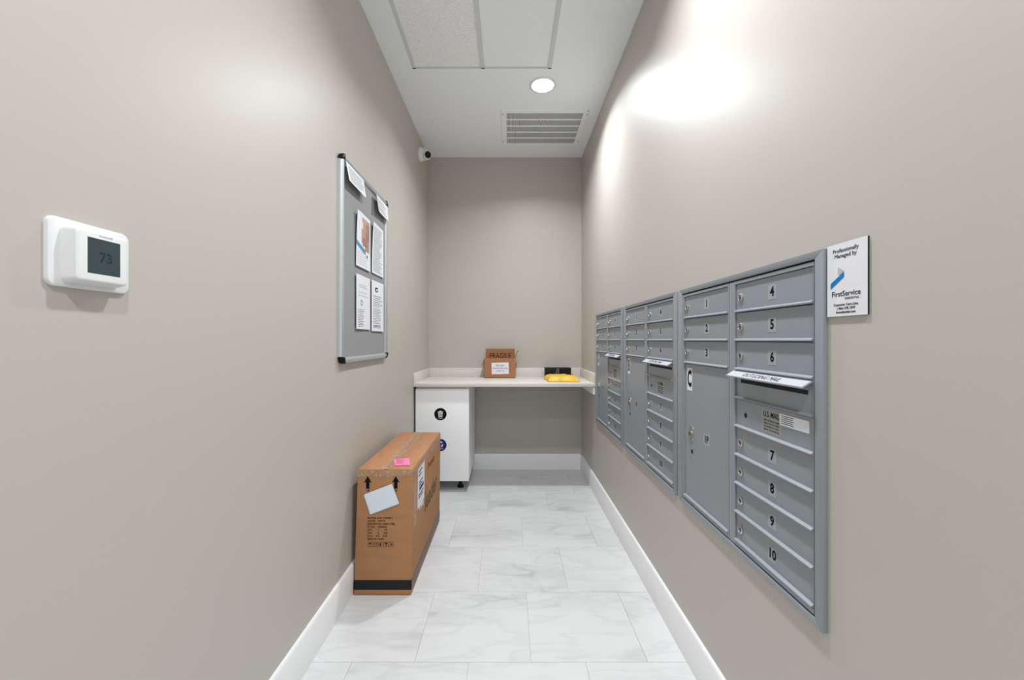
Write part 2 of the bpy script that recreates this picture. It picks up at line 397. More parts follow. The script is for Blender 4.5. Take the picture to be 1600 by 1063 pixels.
# ------------------------------------------------------------------ open carton on the counter
t = thing('open_carton', (-0.085, 3.9, CZ1), 'small open brown carton with a white paper label standing on the counter', 'box')
bx0, bx1, by0, by1, bz = -0.226, 0.060, 3.842, 3.972, CZ1
bw = 0.004; hh = 0.188
b = MB()
b.box(bx0, bx1, by0, by0 + bw, bz, bz + hh, M['card_small']); b.box(bx0, bx1, by1 - bw, by1, bz, bz + hh, M['card_small'])
b.box(bx0, bx0 + bw, by0 + bw, by1 - bw, bz, bz + hh, M['card_small']); b.box(bx1 - bw, bx1, by0 + bw, by1 - bw, bz, bz + hh, M['card_small'])
b.box(bx0, bx1, by0, by1, bz, bz + 0.004, M['card_small'])
body = b.build('body', t)
fl = MB().box(bx0 + 0.002, bx1 - 0.002, by1 - bw, by1, bz + hh, bz + 0.272, M['card_small'], mtx=None).build('flap', t)
MB().text('FRAGILE', 0.072, frame('front', ((bx0 + bx1) / 2, by1 - bw - 0.0003, bz + 0.202)), M['card_print'], 0.004, 0.78).build('flap_print', fl)
def flap(hinge_x, ang, sgn):
    mt = Matrix.Translation((hinge_x, 0, bz + hh)) @ Matrix.Rotation(ang, 4, 'Y')
    x0, x1 = (0, bw) if sgn < 0 else (-bw, 0)
    return MB().box(x0, x1, by0 + 0.003, by1 - 0.003, 0, 0.078, M['card_small'], mtx=mt).build('flap', t)
flap(bx1, math.radians(24), 1)
flap(bx0, math.radians(-158), 1)
mt = Matrix.Translation((0, by0, bz + hh)) @ Matrix.Rotation(math.radians(-168), 4, 'X')
lb = MB(); lc = ((768 + 795) / 2 - 795) * 3.84 / 640
lb.box(-0.080, 0.080, -0.0008, 0, -0.054, 0.054, M['paper'], mtx=Matrix.Translation((-0.081, by0 - 0.0002, bz + 0.091)) @ Matrix.Rotation(math.radians(-1.5), 4, 'Y'))
for j, (tx, sz_) in enumerate((('RETURN', 0.021), ('UNWANTED MAIL', 0.0185), ('UNIT 10', 0.021))):
    lb.text(tx, sz_, frame('front', (-0.081, by0 - 0.0012, bz + 0.116 - j * 0.025)), M['navy'] if j == 1 else M['ink_dark'], 0.0, 0.95)
tag(lb.build('label', body), 'white paper label with three lines of handwriting')

# ------------------------------------------------------------------ black box and yellow mailer on the counter
t = thing('black_box', (0.469, 3.93, CZ1), 'low black box standing behind the yellow mailer on the counter', 'box')
MB().box(0.347, 0.591, 3.885, 3.995, CZ1, 1.004, M['black'], 0.003).build('body', t)
em = MB(); e = frame('front', (0.462, 3.8848, 0.982))
em.prism([(-0.018, -0.030), (-0.006, 0.018), (0.000, 0.018), (-0.008, -0.030)], e, 0.0006, M['ink'])
em.prism([(0.006, -0.030), (0.006, 0.022), (0.014, 0.022), (0.014, -0.030)], e, 0.0006, M['ink'])
em.prism([(-0.012, 0.0), (0.012, 0.0), (0.012, 0.007), (-0.012, 0.007)], e, 0.0006, M['ink'])
em.build('emblem', MB().box(0.345, 0.593, 3.888, 3.997, 0.996, 1.0055, M['black'], 0.002).build('lid', t))
def pillow(name, x0, x1, y0, y1, z, h, m, label, cat, skew):
    nu, nv = 30, 20; b = MB(); i = b.mi(m); g = []; gb = []
    rnd = random.Random(3); ph_ = [(rnd.uniform(8, 26), rnd.uniform(8, 26), rnd.uniform(0, 6)) for _ in range(6)]
    for a in range(nu + 1):
        r, rb = [], []
        for c_ in range(nv + 1):
            u, v = a / nu, c_ / nv
            e = max(0, 1 - abs(2 * u - 1) ** 7) ** 0.5 * max(0, 1 - abs(2 * v - 1) ** 6) ** 0.5
            wv = sum(math.sin(p * u + q * v + s_) for p, q, s_ in ph_) / 6
            x = x0 + u * (x1 - x0) + skew * v; y = y0 + v * (y1 - y0)
            r.append(b.bm.verts.new((x, y, z + 0.004 + h * e * (1 + 0.22 * wv))))
            rb.append(b.bm.verts.new((x, y, z + 0.003 - 0.003 * e)))
        g.append(r); gb.append(rb)
    for a in range(nu):
        for c_ in range(nv):
            b.bm.faces.new((g[a][c_], g[a + 1][c_], g[a + 1][c_ + 1], g[a][c_ + 1])).material_index = i
            b.bm.faces.new((gb[a][c_], gb[a][c_ + 1], gb[a + 1][c_ + 1], gb[a + 1][c_])).material_index = i
    for seq in ([(a, 0) for a in range(nu + 1)], [(a, nv) for a in range(nu, -1, -1)], [(nu, c_) for c_ in range(nv + 1)], [(0, c_) for c_ in range(nv, -1, -1)]):
        for p, q in zip(seq, seq[1:]):
            b.bm.faces.new((gb[p[0]][p[1]], gb[q[0]][q[1]], g[q[0]][q[1]], g[p[0]][p[1]])).material_index = i
    return b
t = thing('padded_mailer', (0.46, 3.62, CZ1), 'puffy yellow padded mailing envelope lying on the right end of the counter', 'envelope')
env = pillow('envelope', 0.335, 0.605, 3.470, 3.780, CZ1, 0.044, M['yellow'], '', '', -0.016).build('envelope', t)
pm = MB()
for k, (a, b_) in enumerate(((0.50, 0.56), (0.51, 0.575), (0.505, 0.55))):
    yy = 3.60 + 0.03 * k
    pm.box(a, b_, yy, yy + 0.008, CZ1 + 0.0485 + 0.001 * k, CZ1 + 0.0505 + 0.001 * k, M['card_print'])
pm.build('address_print', env)

# ------------------------------------------------------------------ tall cardboard carton by the left wall
t = thing('shipping_carton', (-0.63, 2.45, 0), 'tall narrow brown shipping carton standing on the floor against the left wall', 'box')
P = [(-0.773, 2.036, 0.001), (-0.485, 2.036, 0.001), (-0.485, 2.870, 0.001), (-0.773, 2.870, 0.001),
     (-0.756, 2.042, 0.622), (-0.478, 2.042, 0.622), (-0.478, 2.870, 0.622), (-0.760, 2.870, 0.622)]
carton = MB().hexa(P, M['card'], 0.007, 3).build('body', t)
xm = -0.617
MB().hexa([(-0.754, 2.044, 0.621), (xm - 0.002, 2.044, 0.621), (xm - 0.002, 2.868, 0.621), (-0.757, 2.868, 0.621),
           (-0.752, 2.046, 0.626), (xm - 0.002, 2.046, 0.626), (xm - 0.002, 2.866, 0.626), (-0.755, 2.866, 0.626)], M['card_top'], 0.001, 1).build('top_flap', t)
MB().hexa([(xm + 0.002, 2.044, 0.621), (-0.480, 2.044, 0.621), (-0.480, 2.868, 0.621), (xm + 0.002, 2.868, 0.621),
           (xm + 0.002, 2.046, 0.6255), (-0.482, 2.046, 0.6255), (-0.482, 2.866, 0.6255), (xm + 0.002, 2.866, 0.6255)], M['card_top'], 0.001, 1).build('top_flap', t)
# a point on the slightly leaning front face / right face
def fp(x, z, out=0.0): return (x, 2.036 + 0.006 * z / 0.622 - out, z)
def rp(y, z, out=0.0): return (-0.485 + 0.007 * z / 0.622 + out, y, z)
def patch(mb, pf, u0, u1, z0, z1, out, m, n=8, jag=0.0):
    """thin strip of tape or paper lying on a face, with a slightly uneven lower edge"""
    rr = random.Random(int(u0 * 1000) + int(z0 * 977))
    for i in range(n):
        a, b_ = u0 + (u1 - u0) * i / n, u0 + (u1 - u0) * (i + 1) / n
        ja, jb = (rr.uniform(0, jag), rr.uniform(0, jag)) if jag else (0, 0)
        mb.quad([pf(a, z0 + ja, out), pf(b_, z0 + jb, out), pf(b_, z1, out), pf(a, z1, out)], m)
tp = MB(); patch(tp, fp, -0.7715, -0.4865, 0.029, 0.077, 0.0012, M['black_tape'])
patch(tp, rp, 2.038, 2.866, 0.031, 0.078, 0.0012, M['brown_tape'])
tp.quad([fp(-0.4865, 0.029, 0.0012), rp(2.038, 0.031, 0.0012), rp(2.038, 0.078, 0.0012), fp(-0.4865, 0.077, 0.0012)], M['black_tape'])
tag(tp.build('black_tape', t, False), 'black packing tape around the foot of the carton')
ct = MB()
patch(ct, fp, -0.757, -0.482, 0.585, 0.620, 0.0011, M['tape'], 12, 0.012)
ct.quad([(xm - 0.026, 2.047, 0.6270), (xm + 0.026, 2.047, 0.6270), (xm + 0.026, 2.866, 0.6270), (xm - 0.026, 2.866, 0.6270)], M['tape'])
for a, b_, z0 in ((2.05, 2.32, 0.555), (2.32, 2.60, 0.57), (2.60, 2.866, 0.58)):
    patch(ct, rp, a, b_, z0, 0.618, 0.0011, M['tape'], 8, 0.02)
patch(ct, rp, 2.06, 2.13, 0.30, 0.555, 0.0009, M['tape'], 3, 0.05)
tag(ct.build('clear_tape', t, False), 'wrinkled clear packing tape over the upper edges')
# printing on the front
FF = lambda x, z, out=0.0006: frame('front', fp(x, z, out))
for ax in (-0.7026, -0.563):
    pr = MB(); pr.prism([(-0.0085, 0), (0.0085, 0), (0.0085, 0.034), (0.019, 0.030), (0, 0.063), (-0.019, 0.030), (-0.0085, 0.034)], FF(ax, 0.530), 0.0004, M['blackmatte'])
    pr.text('UP', 0.013, FF(ax, 0.520), M['blackmatte'], 0.01)
    pr.build('up_arrow', carton)
pr = MB()
lines = ['MODEL#  # AIY CREAM-C', 'COLOR:    WHITE', 'DESCRIPTION: 100023 STEEL', 'PO NO.:    NF000022', 'QTY:         1         PC', 'G.W.:       52       KGS', 'N.W.:     45.5     KGS', 'MADE IN CHINA']
for j, tx in enumerate(lines):
    red = j in (4, 5)
    pr.text(tx, 0.0125, FF(-0.7035, 0.3845 - 0.01495 * j), M['card_print'], 0.012, 0.88, 'LEFT')
pr.build('specification_text', carton)
for k in range(5):
    pr = MB()
    x = -0.690 + 0.0264 * k; z0 = 0.254; r = 0.0118
    for a in ((-r, r, r - 0.0012, r), (-r, r, -r, -r + 0.0012), (-r, -r + 0.0012, -r, r), (r - 0.0012, r, -r, r)):
        pr.prism([(a[0], a[2]), (a[1], a[2]), (a[1], a[3]), (a[0], a[3])], FF(x, z0), 0.0003, M['card_print'])
    g = FF(x, z0)
    arc = [(0.008 * math.cos(i * math.pi / 8), 0.001 + 0.006 * math.sin(i * math.pi / 8)) for i in range(9)]
    if k == 0:
        pr.prism(arc, g, 0.0003, M['card_print']); pr.prism([(-0.0007, -0.008), (0.0007, -0.008), (0.0007, 0.002), (-0.0007, 0.002)], g, 0.0003, M['card_print'])
    elif k == 1:
        for q in (-0.0045, 0.0045):
            pr.prism([(q - 0.001, -0.007), (q + 0.001, -0.007), (q + 0.001, 0.002), (q + 0.003, 0.002), (q, 0.0075), (q - 0.003, 0.002), (q - 0.001, 0.002)], g, 0.0003, M['card_print'])
    elif k == 2:
        pr.prism([(-0.006, -0.007), (0.003, -0.007), (0.003, -0.002), (-0.001, 0.001), (0.004, 0.005), (-0.003, 0.007), (-0.006, 0.002)], g, 0.0003, M['card_print'])
    elif k == 3:
        pr.prism([(-0.006, 0.008), (0.006, 0.008), (0.005, 0.001), (0.001, -0.001), (0.001, -0.006), (0.004, -0.008), (-0.004, -0.008), (-0.001, -0.006), (-0.001, -0.001), (-0.005, 0.001)], g, 0.0003, M['card_print'])
    else:
        pr.prism([(0.0065 * math.cos(i * math.pi / 6), 0.0065 * math.sin(i * math.pi / 6)) for i in range(12)], g, 0.0003, M['card_print_faint'])
    pr.build('handling_symbol', carton)
RF = lambda y, z: frame('left', rp(y, z, 0.0006))
pr = MB(); pr.text('leader', 0.155, RF(2.54, 0.335), M['card_print_faint'], 0.012, 1.0, shear=0.15)
pr.build('side_lettering', carton); pr = MB()
pr.text('Premium', 0.060, RF(2.53, 0.520), M['card_print_red'], 0.0, 1.0, shear=0.2)
pr.build('side_lettering', carton)
lb = MB(); patch(lb, rp, 2.147, 2.322, 0.335, 0.590, 0.0016, M['paper'], 10, 0.05)
for k, (y, z, ln) in enumerate(((2.165, 0.565, 0.10), (2.165, 0.545, 0.07), (2.18, 0.505, 0.10), (2.18, 0.490, 0.08), (2.165, 0.44, 0.13), (2.17, 0.425, 0.11))):
    patch(lb, rp, y, y + ln, z, z + 0.008, 0.0019, M['ink_dark'], 2)
patch(lb, rp, 2.19, 2.30, 0.462, 0.482, 0.0019, M['navy'], 2)
tag(lb.build('shipping_label', carton, False), 'white address label under clear tape')
# paper sheet stuck to the front
q = [fp(-0.689, 0.402, 0.003), fp(-0.549, 0.454, 0.004), fp(-0.586, 0.549, 0.002), fp(-0.722, 0.497, 0.002)]
sh = MB(); n_ = V((0, -1, 0))
t2 = thing('paper_sheet', fp(-0.636, 0.476, 0.002), 'blank white paper card stuck askew on the front of the tall carton', 'paper')
sh.hexa([V(p) - n_ * 0.0009 for p in q] + [V(p) + n_ * 0.0003 for p in q], M['bluepaper'])
sheet_ = sh.build('sheet', t2, False)
q2 = [V(p) + V((0.004, -0.0012, 0.006)) for p in q]
MB().hexa([p for p in q2] + [p + n_ * 0.0006 for p in q2], M['bluepaper']).build('front_leaf', t2, False)
# pink note on the top
t3 = thing('sticky_note', (-0.56, 2.16, 0.6275), 'bright pink paper note lying on top of the tall carton', 'note')
q = [(-0.584, 2.098, 0.6280), (-0.506, 2.100, 0.6285), (-0.540, 2.214, 0.634), (-0.614, 2.186, 0.630)]
note = MB().hexa([V(p) for p in q] + [V(p) + V((0, 0, 0.0006)) for p in q], M['pink']).build('sheet', t3, False)
ws = MB()
for k in range(4):
    yy = 2.125 + 0.017 * k
    ws.box(-0.586 - 0.003 * k, -0.545 - 0.003 * k, yy, yy + 0.003, 0.6305 + 0.0008 * k, 0.6312 + 0.0008 * k, M['pink_ink'])
ws.build('handwriting', note, False)

# ------------------------------------------------------------------ thermostat on the left wall
t = thing('thermostat', (XL, 0.77, 1.425), 'white thermostat with a dark square screen on the left wall', 'thermostat')
def rrect(w, h, r, n=6):
    pts = []
    for cx, cy, a0 in ((w / 2 - r, h / 2 - r, 0), (-w / 2 + r, h / 2 - r, 90), (-w / 2 + r, -h / 2 + r, 180), (w / 2 - r, -h / 2 + r, 270)):
        for i in range(n + 1):
            a = math.radians(a0 + 90 * i / n); pts.append((cx + r * math.cos(a), cy + r * math.sin(a)))
    return pts
def slab(mb, w, h, r, mtx, layers, m):
    """rounded slab whose outline is inset layer by layer: layers = [(depth, inset)]"""
    tb = bmesh.new(); rings = []
    for dz, ins in layers:
        rings.append([tb.verts.new((x, y, dz)) for x, y in rrect(w - 2 * ins, h - 2 * ins, max(r - ins * 0.6, 0.002))])
    n = len(rings[0])
    for a, b_ in zip(rings, rings[1:]):
        for i in range(n): tb.faces.new((a[i], a[(i + 1) % n], b_[(i + 1) % n], b_[i]))
    tb.faces.new(rings[-1]); tb.faces.new(rings[0][::-1])
    tb.transform(mtx); mb.merge(tb, m)
mb_ = MB(); slab(mb_, 0.150, 0.121, 0.014, frame('left', (XL, 0.7695, 1.4255)), [(0, 0), (0.005, 0), (0.0072, 0.0012), (0.008, 0.004)], M['white_plastic'])
mb_.build('wall_plate', t)
mb_ = MB(); dc = (0.7655, 1.4235)
slab(mb_, 0.104, 0.100, 0.010, frame('left', (XL + 0.008, dc[0], dc[1])), [(0, 0), (0.010, 0.0005), (0.018, 0.0025), (0.0235, 0.0035), (0.0250, 0.005), (0.0256, 0.008)], M['white_plastic'])
body = mb_.build('body', t)
xs_ = XL + 0.0336
mb_ = MB(); mb_.box(xs_ - 0.0012, xs_ + 0.0006, 0.7355, 0.7975, 1.3925, 1.4575, M['lcd'], 0.0006, 1)
scr = mb_.build('screen', t)
MB().text('73', 0.026, frame('left', (xs_ + 0.0007, 0.769, 1.423)), M['lcd_ink'], 0.01).build('digits', scr)
MB().text('Honeywell', 0.006, frame('left', (xs_ + 0.0001, 0.769, 1.4635)), M['grey_ink']).build('maker_name', body)

# ------------------------------------------------------------------ notice board on the left wall
by0, by1, bz0, bz1 = 1.886, 2.596, 1.160, 2.142
t = thing('notice_board', (XL, (by0 + by1) / 2, bz0), 'grey felt notice board in an aluminium frame with black corners on the left wall', 'notice board')
MB().box(XL, XL + 0.012, by0 + 0.014, by1 - 0.014, bz0 + 0.014, bz1 - 0.014, M['felt']).build('felt_panel', t)
prof = [(0, 0)] + [(0.030 * (1 - math.cos(math.radians(a))) / 2 , 0.004 + 0.022 * math.sin(math.radians(a)) ** 0.7) for a in range(0, 181, 15)] + [(0.030, 0)]
# upright rails (profile in Y/X) and cross rails (profile in Z/X)
def rail_v(y, flip):
    sgn = -1 if flip else 1
    m4 = Matrix(((0, 1, 0, XL), (sgn, 0, 0, y), (0, 0, 1, bz0 + 0.032), (0, 0, 0, 1)))
    return MB().prism(prof, m4, bz1 - bz0 - 0.064, M['alu']).build('frame_rail', t)
def rail_h(z, flip):
    sgn = -1 if flip else 1
    m4 = Matrix(((0, 1, 0, XL), (0, 0, 1, by0 + 0.032), (sgn, 0, 0, z), (0, 0, 0, 1)))
    return MB().prism(prof, m4, by1 - by0 - 0.064, M['alu']).build('frame_rail', t)
rail_v(by0, False); rail_v(by1, True); rail_h(bz0, False); rail_h(bz1, True)
def corner(y, sy, z, sz):
    r = 0.033
    pts = [(0, r)] + [(r - r * math.cos(math.radians(a)), r - r * math.sin(math.radians(a))) for a in range(0, 91, 15)] + [(r, r)]
    pts = [(0, r)] + [(r * (1 - math.cos(math.radians(a))), r * (1 - math.sin(math.radians(a)))) for a in range(10, 81, 14)] + [(r, 0), (r, r)]
    m4 = Matrix(((0, 0, 1, XL), (sy, 0, 0, y), (0, sz, 0, z), (0, 0, 0, 1)))
    return MB().prism(pts, m4, 0.0285, M['black'], 0.007).build('corner_cap', t)
for y, sy in ((by0 - 0.001, 1), (by1 + 0.001, -1)):
    for z, sz in ((bz0 - 0.001, 1), (bz1 + 0.001, -1)): corner(y, sy, z, sz)

def notice(y0, y1, z0, z1, curl, label, draw, name='notice', x0=XL + 0.0128, thick=0.0006, grp='notices on the board'):
    tt = thing(name, (x0, (y0 + y1) / 2, z0), label, 'paper', grp)
    pos = lambda u, v, o=0.0: V((x0 + curl(u, v) + o, y0 + u * (y1 - y0), z0 + v * (z1 - z0)))
    b = MB(); i = b.mi(M['paper']); nu, nv = 10, 12
    F_ = [[b.bm.verts.new(pos(a / nu, c_ / nv, thick)) for c_ in range(nv + 1)] for a in range(nu + 1)]
    K_ = [[b.bm.verts.new(pos(a / nu, c_ / nv)) for c_ in range(nv + 1)] for a in range(nu + 1)]
    for a in range(nu):
        for c_ in range(nv):
            b.bm.faces.new((F_[a][c_], F_[a + 1][c_], F_[a + 1][c_ + 1], F_[a][c_ + 1]))
            b.bm.faces.new((K_[a][c_], K_[a][c_ + 1], K_[a + 1][c_ + 1], K_[a + 1][c_]))
    for seq in ([(a, 0) for a in range(nu + 1)], [(a, nv) for a in range(nu, -1, -1)], [(nu, c_) for c_ in range(nv + 1)], [(0, c_) for c_ in range(nv, -1, -1)]):
        for p, q_ in zip(seq, seq[1:]):
            b.bm.faces.new((K_[p[0]][p[1]], K_[q_[0]][q_[1]], F_[q_[0]][q_[1]], F_[p[0]][p[1]]))
    sh = b.build('sheet', tt)
    cur = [MB()]
    class _P:
        def quad(s_, pts, m): cur[0].quad(pts, m)
        def done(s_, nm):
            cur[0].build(nm, sh, False); cur[0] = MB()
    pb = _P()
    def rect(u0, v0, u1, v1, m, o=0.0004, n=1, k=1):
        for a in range(n):
            for c_ in range(k):
                ua, ub = u0 + (u1 - u0) * a / n, u0 + (u1 - u0) * (a + 1) / n
                va, vb = v0 + (v1 - v0) * c_ / k, v0 + (v1 - v0) * (c_ + 1) / k
                pb.quad([pos(ua, va, thick + o), pos(ub, va, thick + o), pos(ub, vb, thick + o), pos(ua, vb, thick + o)], m)
    draw(rect, pb, pos)
    pb.done('printed_text')
    return tt
def text_lines(rect, u0, u1, v_top, v_bot, n, hgt, m, seed, ragged=0.35):
    r = random.Random(seed)
    for j in range(n):
        v = v_top + (v_bot - v_top) * j / max(1, n - 1)
        u = u0; end = u1 - r.uniform(0, ragged) * (u1 - u0)
        while u < end:
            w_ = r.uniform(0.03, 0.11)
            rect(u, v - hgt / 2, min(u + w_, end), v + hgt / 2, m); u += w_ + 0.02
def d_small(seed):
    def f_(rect, pb, pos): text_lines(rect, 0.10, 0.95, 0.80, 0.16, 6, 0.045, M['ink'], seed)
    return f_
notice(1.921, 2.158, 2.020, 2.113, lambda u, v: 0.012 + 0.018 * (1 - v) * (1 - 0.3 * u), 'short white notice hanging at the top near corner of the board', d_small(1))
notice(2.335, 2.567, 2.016, 2.106, lambda u, v: 0.014 + 0.014 * math.exp(-6 * u) * (1 - 0.4 * v) + 0.006 * (1 - v), 'short white notice curling at the top far corner of the board', d_small(2), thick=0.003)
def d_flyer(rect, pb, pos):
    rect(0.34, 0.46, 0.93, 0.93, M['skin'], 0.0004, 4, 6); rect(0.60, 0.34, 0.93, 0.46, M['skin'], 0.0004, 3, 2)
    rect(0.42, 0.42, 0.78, 0.58, M['hair'], 0.0007, 3, 2); rect(0.66, 0.55, 0.92, 0.86, M['hair'], 0.0007, 2, 3)
    rect(0.34, 0.72, 0.42, 0.84, M['paper'], 0.0007, 1, 2)
    pb.done('printed_photograph')
    for a in range(6):
        u0, u1 = a * 0.105, (a + 1) * 0.105
        va, vb = 0.46 - 0.018 * a, 0.46 - 0.018 * (a + 1)
        pb.quad([pos(u0, va - 0.080, 0.0016), pos(u1, vb - 0.080, 0.0016), pos(u1, vb, 0.0016), pos(u0, va, 0.0016)], M['teal'])
    pb.done('printed_band')
    text_lines(rect, 0.10, 0.9, 0.28, 0.06, 6, 0.010, M['grey_ink'], 5)
    rect(0.70, 0.22, 0.80, 0.28, M['ink'])
notice(2.066, 2.278, 1.650, 1.933, lambda u, v: 0.006 + 0.008 * (1 - u) * (v - 0.3) ** 2 + 0.006 * v * (1 - u), 'flyer with a tan photograph and a blue band on the board', d_flyer)
notice(2.310, 2.518, 1.652, 1.940, lambda u, v: 0.005 + 0.010 * v * v * (1 - u), 'sheet covered in grey text right of the photo flyer',
       lambda rect, pb, pos: text_lines(rect, 0.10, 0.92, 0.92, 0.06, 26, 0.012, M['ink'], 8))
def d_ring(rect, pb, pos):
    for k in range(16):
        a0, a1 = 2 * math.pi * k / 16, 2 * math.pi * (k + 1) / 16
        pb.quad([pos(0.36 + r_ * 0.075 * math.cos(a), 0.49 + r_ * 0.055 * math.sin(a), 0.0011) for r_, a in ((0.68, a0), (1, a0), (1, a1), (0.68, a1))], M['blue_ink'] if k % 4 else M['ink_dark'])
    pb.done('ring_emblem')
    text_lines(rect, 0.2, 0.8, 0.82, 0.78, 2, 0.018, M['grey_ink'], 9); text_lines(rect, 0.15, 0.85, 0.68, 0.62, 2, 0.016, M['grey_ink'], 10)
    text_lines(rect, 0.12, 0.6, 0.36, 0.05, 11, 0.011, M['ink'], 11)
notice(2.066, 2.278, 1.328, 1.609, lambda u, v: 0.005 + 0.003 * (1 - u), 'white notice with a small blue ring emblem below the photo flyer', d_ring)
def d_logo(rect, pb, pos):
    for a in ((0.28, 0.80, 0.36, 0.86), (0.46, 0.80, 0.50, 0.86), (0.30, 0.85, 0.50, 0.875), (0.30, 0.785, 0.50, 0.805)): rect(*a, M['blackmatte'])
    pb.done('square_emblem')
    text_lines(rect, 0.14, 0.92, 0.70, 0.50, 6, 0.014, M['ink'], 12); text_lines(rect, 0.14, 0.8, 0.45, 0.16, 10, 0.011, M['ink'], 13)
    text_lines(rect, 0.14, 0.75, 0.12, 0.07, 3, 0.011, M['navy'], 14, 0.1)
notice(2.305, 2.515, 1.322, 1.612, lambda u, v: 0.005 + 0.002 * u, 'white notice with a square black logo in the lower far corner of the board', d_logo)

# ------------------------------------------------------------------ security camera
t = thing('security_camera', (XL, 3.62, 2.912), 'white turret security camera high on the left wall by the back corner', 'camera')
ax = Matrix.Translation((XL, 3.62, 2.912)) @ Matrix.Rotation(math.radians(90), 4, 'Y')
MB().lathe([(0, 0), (0.062, 0), (0.064, 0.004), (0.063, 0.020), (0.056, 0.026), (0, 0.026)], ax, M['white_plastic'], 36).build('base_plate', t)
MB().lathe([(0.055, 0.024), (0.052, 0.034), (0.048, 0.052), (0.044, 0.060), (0.0, 0.060)], ax, M['white_plastic'], 36).build('housing', t)
bc = V((XL + 0.064, 3.605, 2.900)); dr = V((0.52, -0.80, -0.30)).normalized()
rot = dr.to_track_quat('Z', 'Y').to_matrix().to_4x4(); bm4 = Matrix.Translation(bc) @ rot
n = 12; R = 0.043
ball = MB().lathe([(R * math.sin(math.pi * i / n), -R * math.cos(math.pi * i / n)) for i in range(n - 2)] + [(0.030, 0.034)], bm4, M['white_plastic'], 32).build('turret', t)
MB().lathe([(0.033, 0.024), (0.033, 0.040), (0.030, 0.042), (0.0285, 0.039)], bm4, M['white_plastic'], 32).build('lens_ring', ball)
MB().lathe([(0.0285, 0.036), (0.020, 0.040), (0.010, 0.043), (0, 0.044)], bm4, M['black'], 32).build('lens', ball)

# ------------------------------------------------------------------ wall mailbox units
MY0, MZ0 = 0.918, 0.6125                    # near edge and bottom of the nearest unit
XW = XR
t = thing('mailbox_unit', (XW, MY0, MZ0), 'x', 'mailbox', 'wall mailbox units')
Wd, Ht = 0.774, 0.8635
mp_ = M['mail']
Xf, Xp, Xd = XW - 0.0110, XW - 0.0085, XW - 0.0035        # trim face, column face, door face
Y = lambda v: MY0 + v
zt0, zt1 = 0.6300, 1.4580
# outer trim: four mitred strips
def mitre(a, b_, c_, d_):
    m4 = frame('right', (XW, 0, 0))
    return MB().prism([(-p[0], p[1]) for p in (a, b_, c_, d_)], m4, XW - Xf, mp_, 0.0008)
y0, y1, z0, z1 = MY0, MY0 + Wd, MZ0, MZ0 + Ht
iy0, iy1 = MY0 + 0.025, MY0 + Wd - 0.026
mitre((y0, z0), (iy0, zt0), (iy0, zt1), (y0, z1)).build('trim_strip', t)
mitre((y1, z0), (iy1, zt0), (iy1, zt1), (y1, z1)).build('trim_strip', t)
mitre((y0, z1), (iy0, zt1), (iy1, zt1), (y1, z1)).build('trim_strip', t)
mitre((y0, z0), (iy0, zt0), (iy1, zt0), (y1, z0)).build('trim_strip', t)
MB().box(XW - 0.0006, XW - 0.0001, iy0, iy1, zt0, zt1, M['gap']).build('back_panel', t, False)
# columns: near column carries boxes 4..10, far column boxes 1..3 and the parcel locker
U = 0.0887; ZT = 1.4440; ZB = ZT - 9 * U
cols = {'near': (iy0 + 0.0055, MY0 + 0.3945, MY0 + 0.033, MY0 + 0.363), 'far': (MY0 + 0.3970, iy1 - 0.0015, MY0 + 0.403, MY0 + 0.734)}
for k, (a, b_, da, db) in cols.items():
    f = MB()
    f.box(Xp, XW - 0.0008, a, da, zt0 + 0.004, zt1 - 0.0045, mp_, 0.0008, 1)
    f.box(Xp, XW - 0.0008, db, b_, zt0 + 0.004, zt1 - 0.0045, mp_, 0.0008, 1)
    f.box(Xp, XW - 0.0008, da, db, ZT, zt1 - 0.0045, mp_, 0.0008, 1)
    f.box(Xp, XW - 0.0008, da, db, zt0 + 0.004, ZB - 0.0005, mp_, 0.0008, 1)
    f.build('column_frame', t)
RFm = lambda y, z, x=Xd: frame('right', (x, y, z))
def lock(parent, y, z, r=0.0120, x=Xd):
    m4 = RFm(y, z, x)
    l = MB().lathe([(r, 0), (r, 0.0035), (r * 0.86, 0.005), (r * 0.66, 0.0054), (r * 0.62, 0.0034)], m4, M['chrome'], 20)
    l.lathe([(r * 0.62, 0.0036), (0, 0.0036)], m4, M['brass'], 16)
    l.box(-r * 0.12, r * 0.12, -r * 0.46, r * 0.46, 0.0034, 0.0041, M['gap'], mtx=m4)
    tag(l.build('lock', parent), 'nickel cam lock')
def mail_door(da, db, ztop, zbot, name):
    g = 0.0012
    d_ = MB().box(Xd, XW - 0.0008, da + g, db - g, zbot + 0.001, ztop - g, mp_, 0.0006, 1)
    # lip along the lower edge: rounded ridge standing proud of the door
    lip = [(0, 0), (0.0075, 0.0005), (0.0092, 0.0022), (0.0088, 0.0044), (0.0060, 0.0066), (0, 0.0085)]
    m4 = Matrix(((-1, 0, 0, Xd), (0, 0, 1, da + g), (0, 1, 0, zbot + 0.0008), (0, 0, 0, 1)))
    d_.prism(lip, m4, db - da - 2 * g, mp_)
    # turned-in return at the hinge-side top corner
    return d_.build(name, t)
def number(parent, y, z, tx, size=0.0275, w_=0.036, h_=0.040, sx=0.92):
    n_ = MB()
    n_.box(-w_ / 2, w_ / 2, -h_ / 2, h_ / 2, 0.0001, 0.0005, M['sticker'], mtx=RFm(y, z))
    n_.text(tx, size * 1.32, RFm(y, z + 0.0005, Xd - 0.0006), M['blackmatte'], 0.030, sx)
    tag(n_.build('number_label', parent), 'clear sticker with black number ' + tx)
dn, df = cols['near'][2:], cols['far'][2:]
def stack(rng, d0, k0, ynum, ylock, first):
    for j in range(rng):
        zt_ = ZT - (k0 + j) * U
        dd = mail_door(d0[0], d0[1], zt_, zt_ - U, 'mailbox_door')
        lock(dd, ylock, zt_ - U / 2)
        number(dd, ynum, zt_ - U / 2 + 0.001, str(first + j))
